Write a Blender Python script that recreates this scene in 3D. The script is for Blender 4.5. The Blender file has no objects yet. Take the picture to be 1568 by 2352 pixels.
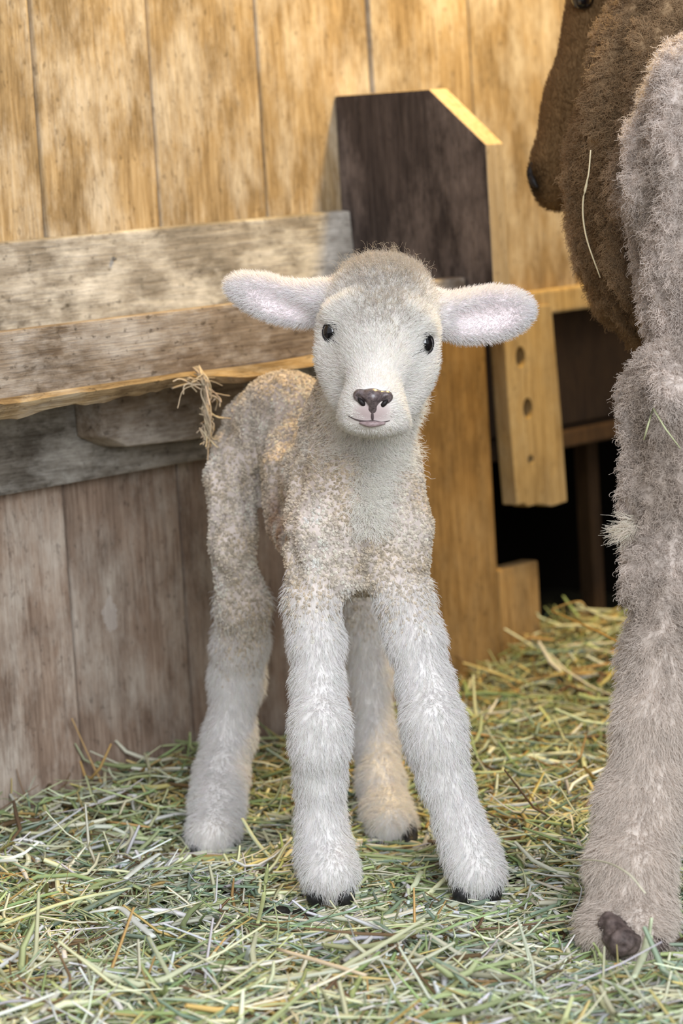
import bpy, bmesh, math
import numpy as np
from mathutils import Vector, Matrix

S = bpy.context.scene
COL = S.collection
rng = np.random.default_rng(7)

# ------------------------------------------------------------------ camera, world, lights, exposure
FPX, CXP, CYP = 7056.0, 784.0, 1176.0
PITCH, ROLL = math.radians(7.0), math.radians(3.5)
CAM = np.array([0, 0, .6])
FW = np.array([0, math.cos(PITCH), -math.sin(PITCH)])
_r0 = np.array([1., 0, 0]); _u0 = np.array([0, math.sin(PITCH), math.cos(PITCH)])
RT = math.cos(ROLL) * _r0 - math.sin(ROLL) * _u0
UP = math.sin(ROLL) * _r0 + math.cos(ROLL) * _u0
cam = bpy.data.cameras.new('camera'); camo = bpy.data.objects.new('camera', cam); COL.objects.link(camo)
M4 = Matrix.Identity(4)
for i in range(3):
    M4[i][0], M4[i][1], M4[i][2], M4[i][3] = RT[i], UP[i], -FW[i], CAM[i]
camo.matrix_world = M4
cam.sensor_fit = 'VERTICAL'; cam.sensor_height = 36; cam.lens = FPX / 2352 * 36
cam.clip_start = .05; cam.clip_end = 50
cam.dof.use_dof = True; cam.dof.focus_distance = 2.33; cam.dof.aperture_fstop = 8.0
S.camera = camo
S.view_settings.view_transform = 'Standard'; S.view_settings.look = 'None'
S.view_settings.gamma = 1; S.view_settings.use_curve_mapping = False
S.view_settings.exposure = 0.9

wd = bpy.data.worlds.new('world'); S.world = wd; wd.use_nodes = True
bg = wd.node_tree.nodes['Background']
bg.inputs[0].default_value = (.95, .96, 1.0, 1); bg.inputs[1].default_value = .36


def light(name, kind, loc, target, energy, color, size=1.0, size_y=None):
    l = bpy.data.lights.new(name, kind); o = bpy.data.objects.new(name, l); COL.objects.link(o)
    o.location = loc; l.energy = energy; l.color = color
    if kind == 'AREA':
        l.size = size
        if size_y: l.shape = 'RECTANGLE'; l.size_y = size_y
    else:
        l.shadow_soft_size = size
    o.rotation_euler = (Vector(target) - Vector(loc)).to_track_quat('-Z', 'Y').to_euler()
    return o


# daylight through the open barn door behind the camera, and the warm lamp over the pen
light('barn_door_daylight', 'AREA', (.85, -1.2, 1.75), (0, 2.6, .3), 96, (.90, .95, 1.0), 2.2, 2.2)
light('pen_lamp', 'POINT', (.46, 3.0, 1.34), (0, 2.7, 0), 41, (1.0, .68, .21), .06)

# ------------------------------------------------------------------ pixel rays -> points in the place
def ray(x, y): return FW + RT * (x - CXP) / FPX + UP * (CYP - y) / FPX
def P(x, y, d):
    r = ray(x, y); return CAM + r * (d / r[1])
def ground(x, y, z=0.0):
    r = ray(x, y); return CAM + r * ((z - .6) / r[2])
def projv(p):
    v = p - CAM; z = v @ FW
    return CXP + FPX * (v @ RT) / z, CYP - FPX * (v @ UP) / z
WA = math.radians(40)
WW = np.array([math.sin(WA), math.cos(WA), 0]); WN = np.array([math.cos(WA), -math.sin(WA), 0])
W0 = ground(200, 1885)
def wall_pt(x, y, t=0.0):
    r = ray(x, y); k = ((W0 + WN * t - CAM) @ WN) / (r @ WN); v = CAM + r * k - W0 - WN * t
    return v @ WW, (CAM + r * k)[2]
def wl(s, t, z): return W0 + WW * s + WN * t + np.array([0, 0, z])
# wall frame: local x along the wall, y INTO the wall (right handed), z up
WM = Matrix(((WW[0], -WN[0], 0, W0[0]), (WW[1], -WN[1], 0, W0[1]), (0, 0, 1, 0), (0, 0, 0, 1)))

# ------------------------------------------------------------------ numpy noise
def _hash(ix, iy, iz, seed):
    h = (ix.astype(np.int64) * 374761393 + iy.astype(np.int64) * 668265263 + iz.astype(np.int64) * 2147483647 + seed * 1274126177) & 0xffffffff
    h = ((h ^ (h >> 13)) * 1274126177) & 0xffffffff
    return ((h ^ (h >> 16)) & 0xffff) / 65535.0
def vnoise(p, seed=0):
    p = np.asarray(p, float); i = np.floor(p).astype(int); f = p - i; f = f * f * (3 - 2 * f)
    o = 0
    for dx in (0, 1):
        for dy in (0, 1):
            for dz in (0, 1):
                w = (f[..., 0] if dx else 1 - f[..., 0]) * (f[..., 1] if dy else 1 - f[..., 1]) * (f[..., 2] if dz else 1 - f[..., 2])
                o = o + w * _hash(i[..., 0] + dx, i[..., 1] + dy, i[..., 2] + dz, seed)
    return o * 2 - 1
def fbm(p, seed=0, n=3):
    o = 0; a = 1.0; p = np.asarray(p, float)
    for k in range(n):
        o = o + a * vnoise(p, seed + k); p = p * 2.03 + 11.3; a *= .5
    return o
def nrm(v): return v / np.maximum(np.linalg.norm(v, axis=-1, keepdims=True), 1e-9)

# ------------------------------------------------------------------ materials
class NT:
    def __init__(s, name):
        s.m = bpy.data.materials.new(name); s.m.use_nodes = True; s.t = s.m.node_tree; s.t.nodes.clear()
        s.out = s.n('ShaderNodeOutputMaterial'); s.b = s.n('ShaderNodeBsdfPrincipled'); s.l(s.b.outputs[0], s.out.inputs[0])
    def n(s, k, **kw):
        q = s.t.nodes.new(k)
        for a, b in kw.items(): setattr(q, a, b)
        return q
    def l(s, a, b): s.t.links.new(a, b)
    def val(s, node, i, v):
        if hasattr(v, 'is_output'): s.l(v, node.inputs[i])
        else: node.inputs[i].default_value = v
    def noise(s, vec, scale, detail=4, rough=.55, dist=0):
        q = s.n('ShaderNodeTexNoise'); s.l(vec, q.inputs['Vector'])
        q.inputs['Scale'].default_value = scale; q.inputs['Detail'].default_value = detail
        q.inputs['Roughness'].default_value = rough; q.inputs['Distortion'].default_value = dist
        return q.outputs[0]
    def ramp(s, fac, stops):
        q = s.n('ShaderNodeValToRGB'); s.l(fac, q.inputs[0]); e = q.color_ramp.elements
        while len(e) < len(stops): e.new(.5)
        for el, (p, c) in zip(e, stops):
            el.position = p; el.color = (c, c, c, 1) if isinstance(c, (int, float)) else (*c, 1)
        return q.outputs[0]
    def mix(s, fac, a, b, mode='MIX'):
        q = s.n('ShaderNodeMix', data_type='RGBA', blend_type=mode)
        s.val(q, 0, fac)
        for i, v in ((6, a), (7, b)):
            if isinstance(v, tuple) and len(v) == 3: v = (*v, 1)
            s.val(q, i, v)
        return q.outputs[2]
    def math(s, op, a, b=0.0):
        q = s.n('ShaderNodeMath', operation=op); s.val(q, 0, a); s.val(q, 1, b); return q.outputs[0]
    def coord(s, scale=(1, 1, 1), kind='Object'):
        c = s.n('ShaderNodeTexCoord'); m = s.n('ShaderNodeMapping'); s.l(c.outputs[kind], m.inputs[0])
        m.inputs['Scale'].default_value = scale; return m.outputs[0]
    def bump(s, h, strength, dist):
        q = s.n('ShaderNodeBump'); s.l(h, q.inputs['Height']); q.inputs['Strength'].default_value = strength
        q.inputs['Distance'].default_value = dist; s.l(q.outputs[0], s.b.inputs['Normal'])
    def attr(s, name):
        q = s.n('ShaderNodeAttribute', attribute_name=name); return q


def wood(name, dark, mid, lite, dust, dust_amt=.5, axis='z', rough=.8, stain=.5, sc=1.0, seed=0.0, speck=.35, scuff=None):
    """weathered wood: fibres along axis, blotchy stain, pale dusty scuffs, dark specks"""
    t = NT(name)
    g = {'x': (2.2, 34, 34), 'z': (34, 34, 2.2)}[axis]
    c = t.n('ShaderNodeTexCoord'); rn = t.attr('board'); 
    add = t.n('ShaderNodeVectorMath', operation='MULTIPLY_ADD'); t.l(rn.outputs['Fac'], add.inputs[0]); add.inputs[1].default_value = (3.1, 7.7, 5.3)
    t.l(c.outputs['Object'], add.inputs[2])
    def mp(scale):
        m = t.n('ShaderNodeMapping'); t.l(add.outputs[0], m.inputs[0]); m.inputs['Scale'].default_value = tuple(x * sc for x in scale)
        m.inputs['Location'].default_value = (seed, seed * .7, seed * 1.3); return m.outputs[0]
    fib = t.noise(mp(g), 6, 7, .65, .4)
    fib2 = t.noise(mp(tuple(x * 4 for x in g)), 5, 4, .6)
    blot = t.noise(mp((1, 1, .55) if axis == 'z' else (.55, 1, 1)), 15, 8, .72, .2)
    blot2 = t.noise(mp(tuple(q * .25 + .5 for q in ((.3, 3, 3) if axis == 'x' else (3, 3, .3)))), 14, 6, .7)
    col = t.ramp(fib, [(.3, dark), (.5, mid), (.7, lite)])
    col = t.mix(t.math('MULTIPLY', t.ramp(blot, [(.42, 0.), (.62, 1.)]), stain), col, tuple(x * .55 for x in dark))
    col = t.mix(t.math('MULTIPLY', t.ramp(fib2, [(.45, 0.), (.7, 1.)]), .35), col, lite)
    du = t.math('MULTIPLY', t.ramp(blot2, [(.46, 0.), (.66, 1.)]), t.ramp(fib2, [(.3, .5), (.6, 1.)]))
    col = t.mix(t.math('MULTIPLY', du, dust_amt), col, dust)
    sp = t.ramp(t.noise(mp((1, 1, .6) if axis == 'z' else (.6, 1, 1)), 170, 3, .6), [(.60, 0.), (.70, 1.)])
    col = t.mix(t.math('MULTIPLY', sp, speck), col, tuple(x * .35 for x in dark))
    if scuff is not None:
        mpn = t.n('ShaderNodeMapping'); t.l(c.outputs['Object'], mpn.inputs[0]); mpn.inputs['Location'].default_value = (-scuff[0] / .014, 0, -scuff[1] / .022); mpn.inputs['Scale'].default_value = (1 / .014, 0, 1 / .022)
        ln = t.n('ShaderNodeVectorMath', operation='LENGTH'); t.l(mpn.outputs[0], ln.inputs[0])
        dd = t.math('ADD', ln.outputs['Value'], t.math('MULTIPLY', t.noise(c.outputs['Object'], 90, 5, .7), 1.6))
        col = t.mix(t.math('MULTIPLY', t.ramp(dd, [(.0, 1.), (1., 1.)]) if False else t.math('LESS_THAN', dd, 1.5), .65), col, (.52, .46, .42))
    v = t.ramp(rn.outputs['Fac'], [(0., .82), (1., 1.12)])
    col = t.mix(1., col, v, 'MULTIPLY')
    t.l(col, t.b.inputs['Base Color']); t.b.inputs['Roughness'].default_value = rough
    t.b.inputs['Specular IOR Level'].default_value = .25
    h = t.math('ADD', fib, t.math('MULTIPLY', fib2, .5)); t.bump(h, .5, .0035)
    return t.m


M = {}
M['wall_up'] = wood('tan plank', (.18, .11, .045), (.34, .23, .112), (.50, .37, .215), (.62, .53, .41), .8, 'z', stain=.7, speck=.5)
M['wall_low'] = wood('brown plank', (.17, .11, .078), (.30, .21, .155), (.44, .335, .26), (.56, .49, .42), .8, 'z', stain=.6, seed=4, speck=.45, scuff=wall_pt(250, 1410))
M['wall_shaded'] = wood('shaded plank', (.15, .08, .023), (.30, .17, .055), (.43, .265, .10), (.46, .32, .16), .4, 'z', stain=.6, seed=14)  # plank wood with the shade on the lower right planks painted in
M['grey_board'] = wood('grey weathered board', (.13, .105, .08), (.27, .235, .195), (.42, .38, .33), (.70, .66, .60), .9, 'x', stain=.8, seed=2, speck=.6)
M['front_board'] = wood('brown weathered board', (.15, .10, .065), (.29, .22, .16), (.42, .34, .265), (.62, .56, .50), .9, 'x', stain=.75, seed=9, speck=.7)
M['dark_board'] = wood('dark stained board', (.022, .015, .013), (.050, .036, .031), (.10, .074, .062), (.26, .20, .17), .7, 'z', stain=.5, seed=5)
M['raw_edge'] = wood('raw split wood', (.13, .075, .035), (.38, .25, .12), (.62, .46, .26), (.62, .54, .44), .8, 'x', stain=.7, seed=6, speck=.6)
M['sawn_edge'] = wood('sawn wood edge', (.42, .30, .16), (.56, .42, .25), (.66, .52, .34), (.7, .6, .45), .3, 'z', stain=.2, seed=7)
M['slat'] = wood('yellow slat', (.26, .16, .06), (.46, .31, .13), (.60, .43, .21), (.6, .5, .33), .4, 'z', stain=.4, seed=11)
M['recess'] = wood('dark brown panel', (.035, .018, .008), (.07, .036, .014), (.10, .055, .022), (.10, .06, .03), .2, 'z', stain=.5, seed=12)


def plain(name, col, rough=.6, spec=.3):
    t = NT(name); t.b.inputs['Base Color'].default_value = (*col, 1); t.b.inputs['Roughness'].default_value = rough
    t.b.inputs['Specular IOR Level'].default_value = spec; return t.m
def mottled(name, a, b, scale, rough=.7, bumpd=.001, spec=.3):
    t = NT(name); v = t.coord(); nz = t.noise(v, scale, 5, .6)
    t.l(t.ramp(nz, [(.35, a), (.65, b)]), t.b.inputs['Base Color']); t.b.inputs['Roughness'].default_value = rough
    t.b.inputs['Specular IOR Level'].default_value = spec
    t.bump(nz, .6, bumpd); return t.m
def tinted(name, rough=.75, spec=.25, trans=0.0):
    """colour of every blade / strand stored on it"""
    t = NT(name); a = t.attr('tint'); t.l(a.outputs['Color'], t.b.inputs['Base Color'])
    t.b.inputs['Roughness'].default_value = rough; t.b.inputs['Specular IOR Level'].default_value = spec
    if trans:
        tr = t.n('ShaderNodeBsdfTranslucent'); t.l(a.outputs['Color'], tr.inputs[0])
        mx = t.n('ShaderNodeMixShader'); mx.inputs[0].default_value = trans
        t.l(t.b.outputs[0], mx.inputs[1]); t.l(tr.outputs[0], mx.inputs[2]); t.l(mx.outputs[0], t.out.inputs[0])
    return t.m
M['hay'] = tinted('hay blades', .6, .3, .15)
M['fur'] = tinted('fur strands', .55, .25, .25)
M['skin'] = tinted('animal coat', .85, .15)
M['soil'] = mottled('soil and chaff', (.018, .014, .008), (.085, .075, .035), 45, .95, .004)
M['dung'] = mottled('dung', (.010, .009, .008), (.03, .026, .022), 300, .7, .002)
M['hoof'] = mottled('horn', (.008, .008, .009), (.03, .028, .027), 200, .4, .0006)
M['eye'] = plain('dark eye', (.004, .004, .006), .06, .7)
M['lid'] = plain('dark eyelid', (.03, .027, .03), .7)
M['nose'] = mottled('nose leather', (.055, .042, .045), (.17, .13, .13), 420, .26, .0005, .6)
M['dark_nostril'] = plain('dark nostril', (.012, .009, .009), .5)
M['lip'] = mottled('lip skin', (.24, .17, .17), (.38, .29, .29), 500, .45, .0004)
M['mouth'] = plain('mouth line', (.09, .065, .065), .7)
M['twine'] = tinted('twine fibre', .85, .15, .2)
M['nail'] = mottled('rusty nail', (.10, .08, .06), (.3, .27, .23), 600, .5, .0003)
M['black'] = plain('recess shade', (.012, .009, .006), .9, .1)  # near-black colour stands in for the shade inside the opening

# ------------------------------------------------------------------ object helpers
def link(o, parent=None):
    COL.objects.link(o)
    if parent: o.parent = parent; o.matrix_parent_inverse = parent.matrix_world.inverted()
    return o
def tag(o, label=None, cat=None, group=None, kind=None):
    for k, v in (('label', label), ('category', cat), ('group', group), ('kind', kind)):
        if v: o[k] = v
    return o
def mesh_obj(name, V, Fc, mat, parent=None, smooth=True, mw=None):
    me = bpy.data.meshes.new(name)
    V = np.asarray(V, np.float32)
    if isinstance(Fc, np.ndarray):
        nf, k = Fc.shape
        me.vertices.add(len(V)); me.vertices.foreach_set('co', V.ravel())
        me.loops.add(nf * k); me.loops.foreach_set('vertex_index', Fc.astype(np.int32).ravel())
        me.polygons.add(nf); me.polygons.foreach_set('loop_start', np.arange(0, nf * k, k, dtype=np.int32))
        me.update(calc_edges=True); me.validate()
    else:
        me.from_pydata(V.tolist(), [], Fc); me.update()
    me.polygons.foreach_set('use_smooth', np.full(len(me.polygons), smooth))
    for m in (mat if isinstance(mat, (list, tuple)) else [mat]): me.materials.append(m)
    o = bpy.data.objects.new(name, me)
    if mw is not None: o.matrix_world = mw
    return link(o, parent)
def set_attr(o, name, arr, kind='FLOAT_COLOR', dom='POINT'):
    me = o.data; a = me.attributes.new(name, kind, dom)
    arr = np.asarray(arr, np.float32)
    if kind == 'FLOAT_COLOR':
        if arr.shape[1] == 3: arr = np.concatenate([arr, np.ones((len(arr), 1), np.float32)], 1)
        a.data.foreach_set('color', arr.ravel())
    else: a.data.foreach_set('value', arr)
def empty(name, loc=(0, 0, 0), mw=None):
    o = bpy.data.objects.new(name, None); COL.objects.link(o); o.empty_display_size = .05
    if mw is not None: o.matrix_world = mw
    else: o.matrix_world = Matrix.Translation(Vector(loc))
    return o

class BM:
    """collects boards (bevelled, slightly irregular boxes) in the wall frame"""
    def __init__(s): s.bm = bmesh.new(); s.lay = s.bm.faces.layers.float.new('board'); s.k = 0
    def poly(s, pts, vec, mat=0, bev=.002, seg=0, wob=.0, rnd=None):
        """prism: polygon pts (local) extruded by vec"""
        b = bmesh.new(); vs = [b.verts.new(p) for p in pts]; f = b.faces.new(vs)
        r = bmesh.ops.extrude_face_region(b, geom=[f]); nv = [e for e in r['geom'] if isinstance(e, bmesh.types.BMVert)]
        bmesh.ops.translate(b, verts=nv, vec=vec)
        bmesh.ops.recalc_face_normals(b, faces=b.faces)
        if bev: bmesh.ops.bevel(b, geom=b.edges[:], offset=bev, segments=2, affect='EDGES', profile=.6)
        if seg:
            for _ in range(seg):
                le = [e for e in b.edges if e.calc_length() > .03]
                bmesh.ops.subdivide_edges(b, edges=le, cuts=1, use_grid_fill=True)
        if wob:
            co = np.array([v.co for v in b.verts]); d = np.stack([fbm(co * 14 + s.k, 3), fbm(co * 14 + s.k, 9), fbm(co * 14 + s.k, 17)], 1) * wob
            for v, q in zip(b.verts, d): v.co += Vector(q)
        rv = rnd if rnd is not None else float(rng.random())
        m = {v: s.bm.verts.new(v.co) for v in b.verts}
        for f in b.faces:
            try: nf = s.bm.faces.new([m[v] for v in f.verts])
            except ValueError: continue
            nf.material_index = mat; nf[s.lay] = rv
        b.free(); s.k += 1
    def box(s, s0, s1, t0, t1, z0, z1, **k):
        s.poly([(s0, -t0, z0), (s1, -t0, z0), (s1, -t0, z1), (s0, -t0, z1)], (0, -(t1 - t0), 0), **k)
    def build(s, name, mats, parent=None, smooth=False):
        me = bpy.data.meshes.new(name); s.bm.to_mesh(me); s.bm.free()
        for m in (mats if isinstance(mats, (list, tuple)) else [mats]): me.materials.append(m)
        o = bpy.data.objects.new(name, me); o.matrix_world = WM
        return link(o, parent)

# ------------------------------------------------------------------ the setting
b = BM()
edges = [-.95, -.8, -.65, -.48, -.325, -.16, 0., .149, .30, .469, .632, .80, .955, 1.11, 1.27, 1.43, 1.6]
OPEN0, OPEN1, OPENZ = .632, 1.11, .405
for i in range(len(edges) - 1):
    s0, s1 = edges[i] + .0018, edges[i + 1] - .0018
    off = rng.uniform(0, .003)
    inside = s0 > OPEN0 - .01 and s1 < OPEN1 + .01
    right = s0 > .45
    zb = OPENZ if inside else (.40 if right else .315)
    b.box(s0, s1, -.022, off, zb, 1.35, bev=.0025, mat=0)
    if not inside:
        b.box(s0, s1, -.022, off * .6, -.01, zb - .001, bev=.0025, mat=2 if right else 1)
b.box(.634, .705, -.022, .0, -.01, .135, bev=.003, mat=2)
wb = b.build('wall_back', [M['wall_up'], M['wall_low'], M['wall_shaded']]); tag(wb, kind='structure')
# box behind the planks, painted near-black for the shade inside
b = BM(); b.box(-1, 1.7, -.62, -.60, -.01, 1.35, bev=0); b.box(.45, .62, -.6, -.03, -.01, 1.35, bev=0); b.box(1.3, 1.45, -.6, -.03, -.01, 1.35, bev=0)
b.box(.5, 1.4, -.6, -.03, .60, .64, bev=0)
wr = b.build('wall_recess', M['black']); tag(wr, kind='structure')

ht = empty('hatch', mw=WM); tag(ht, 'dark brown hatch board set back in the wall opening behind the holed slat', 'hatch')
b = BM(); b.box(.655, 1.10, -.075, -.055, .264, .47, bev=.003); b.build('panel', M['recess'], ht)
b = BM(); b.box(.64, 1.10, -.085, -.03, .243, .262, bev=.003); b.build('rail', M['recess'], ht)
b = BM(); s_, z_ = wall_pt(1372, 1300, -.1); b.box(s_ - .008, s_ + .012, -.12, -.10, 0, .245, bev=.002)
o = b.build('stake', M['recess']); tag(o, 'thin brown upright stake inside the dark opening beside the ewe', 'stake')
b = BM(); b.box(.655, 1.12, .002, .016, OPENZ - .008, OPENZ + .018, bev=.003, seg=1)
o = b.build('lintel_strip', M['slat']); tag(o, 'pale golden horizontal strip across the top of the wall opening', 'batten')

# holed slat
def sw(x, y): q = wall_pt(x, y, .021); return (q[0], -.002, q[1])
b = BM(); b.poly([sw(1187, 1160), sw(1204, 1156), sw(1213, 1164), sw(1236, 1158), sw(1268, 1163), sw(1302, 1152), sw(1288, 950), sw(1266, 700), sw(1152, 705), sw(1170, 960)], (0, -.019, 0), bev=.0012)
sl = b.build('holed_slat', M['slat']); tag(sl, 'upright yellow wooden slat with a row of dark holes and a ragged lower end', 'slat')
for (hx, hy, rx, rz) in ((1193, 820, .0085, .0115), (1210, 938, .0085, .0115), (1217, 1055, .0055, .005)):
    s_, z_ = wall_pt(hx, hy, .02)
    bb = bmesh.new(); bmesh.ops.create_cone(bb, cap_ends=True, segments=20, radius1=1, radius2=1, depth=.1)
    bmesh.ops.transform(bb, matrix=Matrix.Translation((s_, -.01, z_)) @ Matrix.Rotation(math.pi / 2, 4, 'X') @ Matrix.Diagonal((rx, rz, 1, 1)), verts=bb.verts)
    me = bpy.data.meshes.new('cut'); bb.to_mesh(me); bb.free(); co = bpy.data.objects.new('cut', me); co.matrix_world = WM; COL.objects.link(co)
    md = sl.modifiers.new('hole', 'BOOLEAN'); md.object = co; md.operation = 'DIFFERENCE'; md.solver = 'EXACT'
    bpy.context.view_layer.update()
    ev = sl.evaluated_get(bpy.context.evaluated_depsgraph_get()); nm = bpy.data.meshes.new_from_object(ev)
    sl.modifiers.clear(); sl.data = nm; bpy.data.objects.remove(co)

# cleat board on the wall under the trough
b = BM(); b.box(-.8, .44, .002, .02, .308, .385, bev=.003, seg=2, wob=.0012)
o = b.build('wall_cleat', M['grey_board']); tag(o, 'grey weathered horizontal board nailed to the wall under the feed trough', 'board')

# feed trough: sloping back, front board, raw split bottom board, end board, bracket
ft = empty('feed_trough', mw=WM); tag(ft, 'weathered wooden feed trough with a dark chamfered end board behind the lamb', 'feed trough')
b = BM(); b.poly([(-.8, -.003, .526), (-.8, -.014, .5245), (-.8, -.020, .41), (-.8, -.003, .41)], (1.208, 0, 0), bev=.002, seg=2, wob=.0012)
b.build('back_board', M['grey_board'], ft)
b = BM(); b.poly([(-.8, -.130, .400), (-.8, -.152, .404), (-.8, -.152, .459), (-.8, -.130, .459)], (1.208, 0, 0), bev=.0025, seg=2, wob=.0012)
b.build('front_board', M['front_board'], ft)
b = BM(); b.poly([(-.8, -.02, .40), (-.8, -.13, .40), (-.8, -.13, .412), (-.8, -.02, .412)], (1.208, 0, 0), bev=.001); b.build('trough_floor', M['grey_board'], ft)
b = BM(); b.box(.4, .409, .1525, .156, .402, .46, bev=0)
b.bm.free()
# dark end board with cut corner, pale sawn front edge
b = BM()
def tz(x, y, s=.41):
    # where the pixel ray meets the end board plane (local x = s)
    r = ray(x, y); k = ((W0 + WW * s - CAM) @ WW) / (r @ WW); p = CAM + r * k; return float((p - W0) @ WN), float(p[2])
t1, z1 = tz(985, 205); t2, z2 = tz(1115, 332)
prof = [(.41, -.001, .405), (.41, -t2, .405), (.41, -t2, z2), (.41, -t1, z1), (.41, -.001, z1)]
b.poly(prof, (.028, 0, 0), bev=.0015, mat=0, rnd=.3)
b.bm.normal_update()
for f in b.bm.faces:
    nn = f.normal
    if nn.y < -.5 or nn.z > .4: f.material_index = 1
b.build('end_board', [M['dark_board'], M['sawn_edge']], ft)
# split bottom board, ragged lower edge
n = 160; V = []; Fq = []
for i in range(n):
    s = -.8 + 1.12 * i / (n - 1)
    jag = float(fbm(np.array([s * 38, 2.2, 0]), 5, 4)) * .0048 + float(vnoise(np.array([s * 9, 0, 0]), 8)) * .003
    q_ = min(1, max(0, (s - .0) / .05)); prot = .006 + .022 * q_ + jag * .6
    top = .4065 if s < .0 else .4065 - .002 * math.sin(min(1, s / .2) * 3.1)
    low = .3915 + jag + .003 * q_ + .002 * max(0, min(1, (s - .08) / .1))
    t0 = .1535
    V += [(s, -.05, top - .004), (s, -t0, top), (s, -(t0 + prot), top - .004 - .003 * q_ + jag * .3), (s, -(t0 + prot - .002), (top - .004 * q_ + low) / 2), (s, -(t0 + prot - .008), low), (s, -.05, low + .004)]
for i in range(n - 1):
    for k in range(6):
        a = i * 6 + k; c = i * 6 + (k + 1) % 6; Fq.append((a, c, c + 6, a + 6))
Fq += [tuple(range(6)), tuple(range((n - 1) * 6, n * 6))[::-1]]
o = mesh_obj('split_bottom_board', V, Fq, M['raw_edge'], None, smooth=False, mw=WM); o.parent = ft; o.matrix_parent_inverse = ft.matrix_world.inverted()
b = BM(); b.poly([(.0, -.021, .349), (.03, -.021, .337), (.10, -.021, .334), (.19, -.021, .333), (.19, -.021, .39), (.0, -.021, .39)], (0, -.035, 0), bev=.004, seg=1, wob=.001)
b.build('bracket', M['front_board'], ft)
for (nx, ny, tt) in ((262, 593, .016),):
    bb = bmesh.new(); bmesh.ops.create_uvsphere(bb, u_segments=12, v_segments=8, radius=.0022)
    me = bpy.data.meshes.new('nail_head'); bb.to_mesh(me); bb.free(); me.materials.append(M['nail'])
    s_, z_ = wall_pt(nx, ny, tt); o = bpy.data.objects.new('nail_head', me); o.matrix_world = WM @ Matrix.Translation((s_, -tt - .0005, z_)); link(o, ft)

# ------------------------------------------------------------------ tubes and strands
def tubes(polys, radii, sides=3, flat=None):
    """polys: (N,K,3), radii: (N,K) -> verts, quads. flat: (N,) squash factor"""
    N, K, _ = polys.shape
    T = np.empty_like(polys); T[:, 1:-1] = polys[:, 2:] - polys[:, :-2]; T[:, 0] = polys[:, 1] - polys[:, 0]; T[:, -1] = polys[:, -1] - polys[:, -2]
    T = nrm(T); ref = np.where(np.abs(T[..., 2:3]) > .9, np.array([1., 0, 0]), np.array([0, 0, 1.]))
    A = nrm(np.cross(T, ref)); B = np.cross(A, T)
    ang = np.arange(sides) * 2 * math.pi / sides + .3
    fl_ = np.ones(N) if flat is None else flat
    ring = A[:, :, None] * np.cos(ang)[None, None, :, None] + B[:, :, None] * (np.sin(ang)[None, None, :, None] * fl_[:, None, None, None])
    V = polys[:, :, None] + ring * radii[:, :, None, None]
    base = (np.arange(N) * K * sides)[:, None, None] + (np.arange(K - 1) * sides)[None, :, None] + np.arange(sides)[None, None]
    nx = (np.arange(N) * K * sides)[:, None, None] + (np.arange(K - 1) * sides)[None, :, None] + ((np.arange(sides) + 1) % sides)[None, None]
    Q = np.stack([base, nx, nx + sides, base + sides], -1).reshape(-1, 4)
    return V.reshape(-1, 3), Q
def smooth_path(pts, n=14):
    pts = np.array(pts, float); k = len(pts); out = []
    p = np.vstack([2 * pts[0] - pts[1], pts, 2 * pts[-1] - pts[-2]])
    for u in np.linspace(0, k - 1 - 1e-6, n):
        i = int(u); f = u - i; a, b_, c, d = p[i], p[i + 1], p[i + 2], p[i + 3]
        out.append(.5 * ((2 * b_) + (c - a) * f + (2 * a - 5 * b_ + 4 * c - d) * f * f + (3 * b_ - a - 3 * c + d) * f ** 3))
    return np.array(out)

# ------------------------------------------------------------------ hay
def hay_h(x, y):
    """height of the littered ground"""
    p = np.stack([x * 7, y * 7, np.zeros_like(x)], -1)
    h = .009 + .007 * vnoise(p, 31) + .004 * vnoise(p * 2.7, 32)
    v = np.stack([x - W0[0], y - W0[1], np.zeros_like(x)], -1); t = v @ WN; s = v @ WW
    h = h + .040 * np.exp(-((s - .72) / .16) ** 2 - ((t - .06) / .16) ** 2)
    h = h + .02 * np.exp(-((s - .0) / .25) ** 2 - ((t - .05) / .08) ** 2)
    h = h + .012 * np.exp(-((y - 1.98) / .08) ** 2) * np.clip(.5 - x * 3, .1, 1)
    # trodden flat under the feet
    for fx, fy in FEET:
        q = tread(x, y, fx, fy); h = h * (1 - .92 * q)
    return h
def tread(x, y, fx, fy): return np.exp(-((x - fx) ** 2 / .055 ** 2 + (y - fy + .035) ** 2 / .085 ** 2))
FEET = [tuple(ground(*q)[:2]) for q in ((755, 2065), (1095, 2060), (490, 1962), (905, 1940), (1440, 2190))]

gx, gy = np.meshgrid(np.linspace(-2.6, 3.0, 281), np.linspace(-1.5, 4.6, 306), indexing='ij')
sh_ = gx.shape; gx = gx.ravel(); gy = gy.ravel(); gz = np.where(gy > 1.5, hay_h(gx, gy), .012) - .013
I = np.arange(len(gx)).reshape(sh_); Q = np.stack([I[:-1, :-1], I[1:, :-1], I[1:, 1:], I[:-1, 1:]], -1).reshape(-1, 4)
fl = mesh_obj('floor', np.stack([gx, gy, gz], 1), Q, M['soil']); tag(fl, kind='structure')

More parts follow.
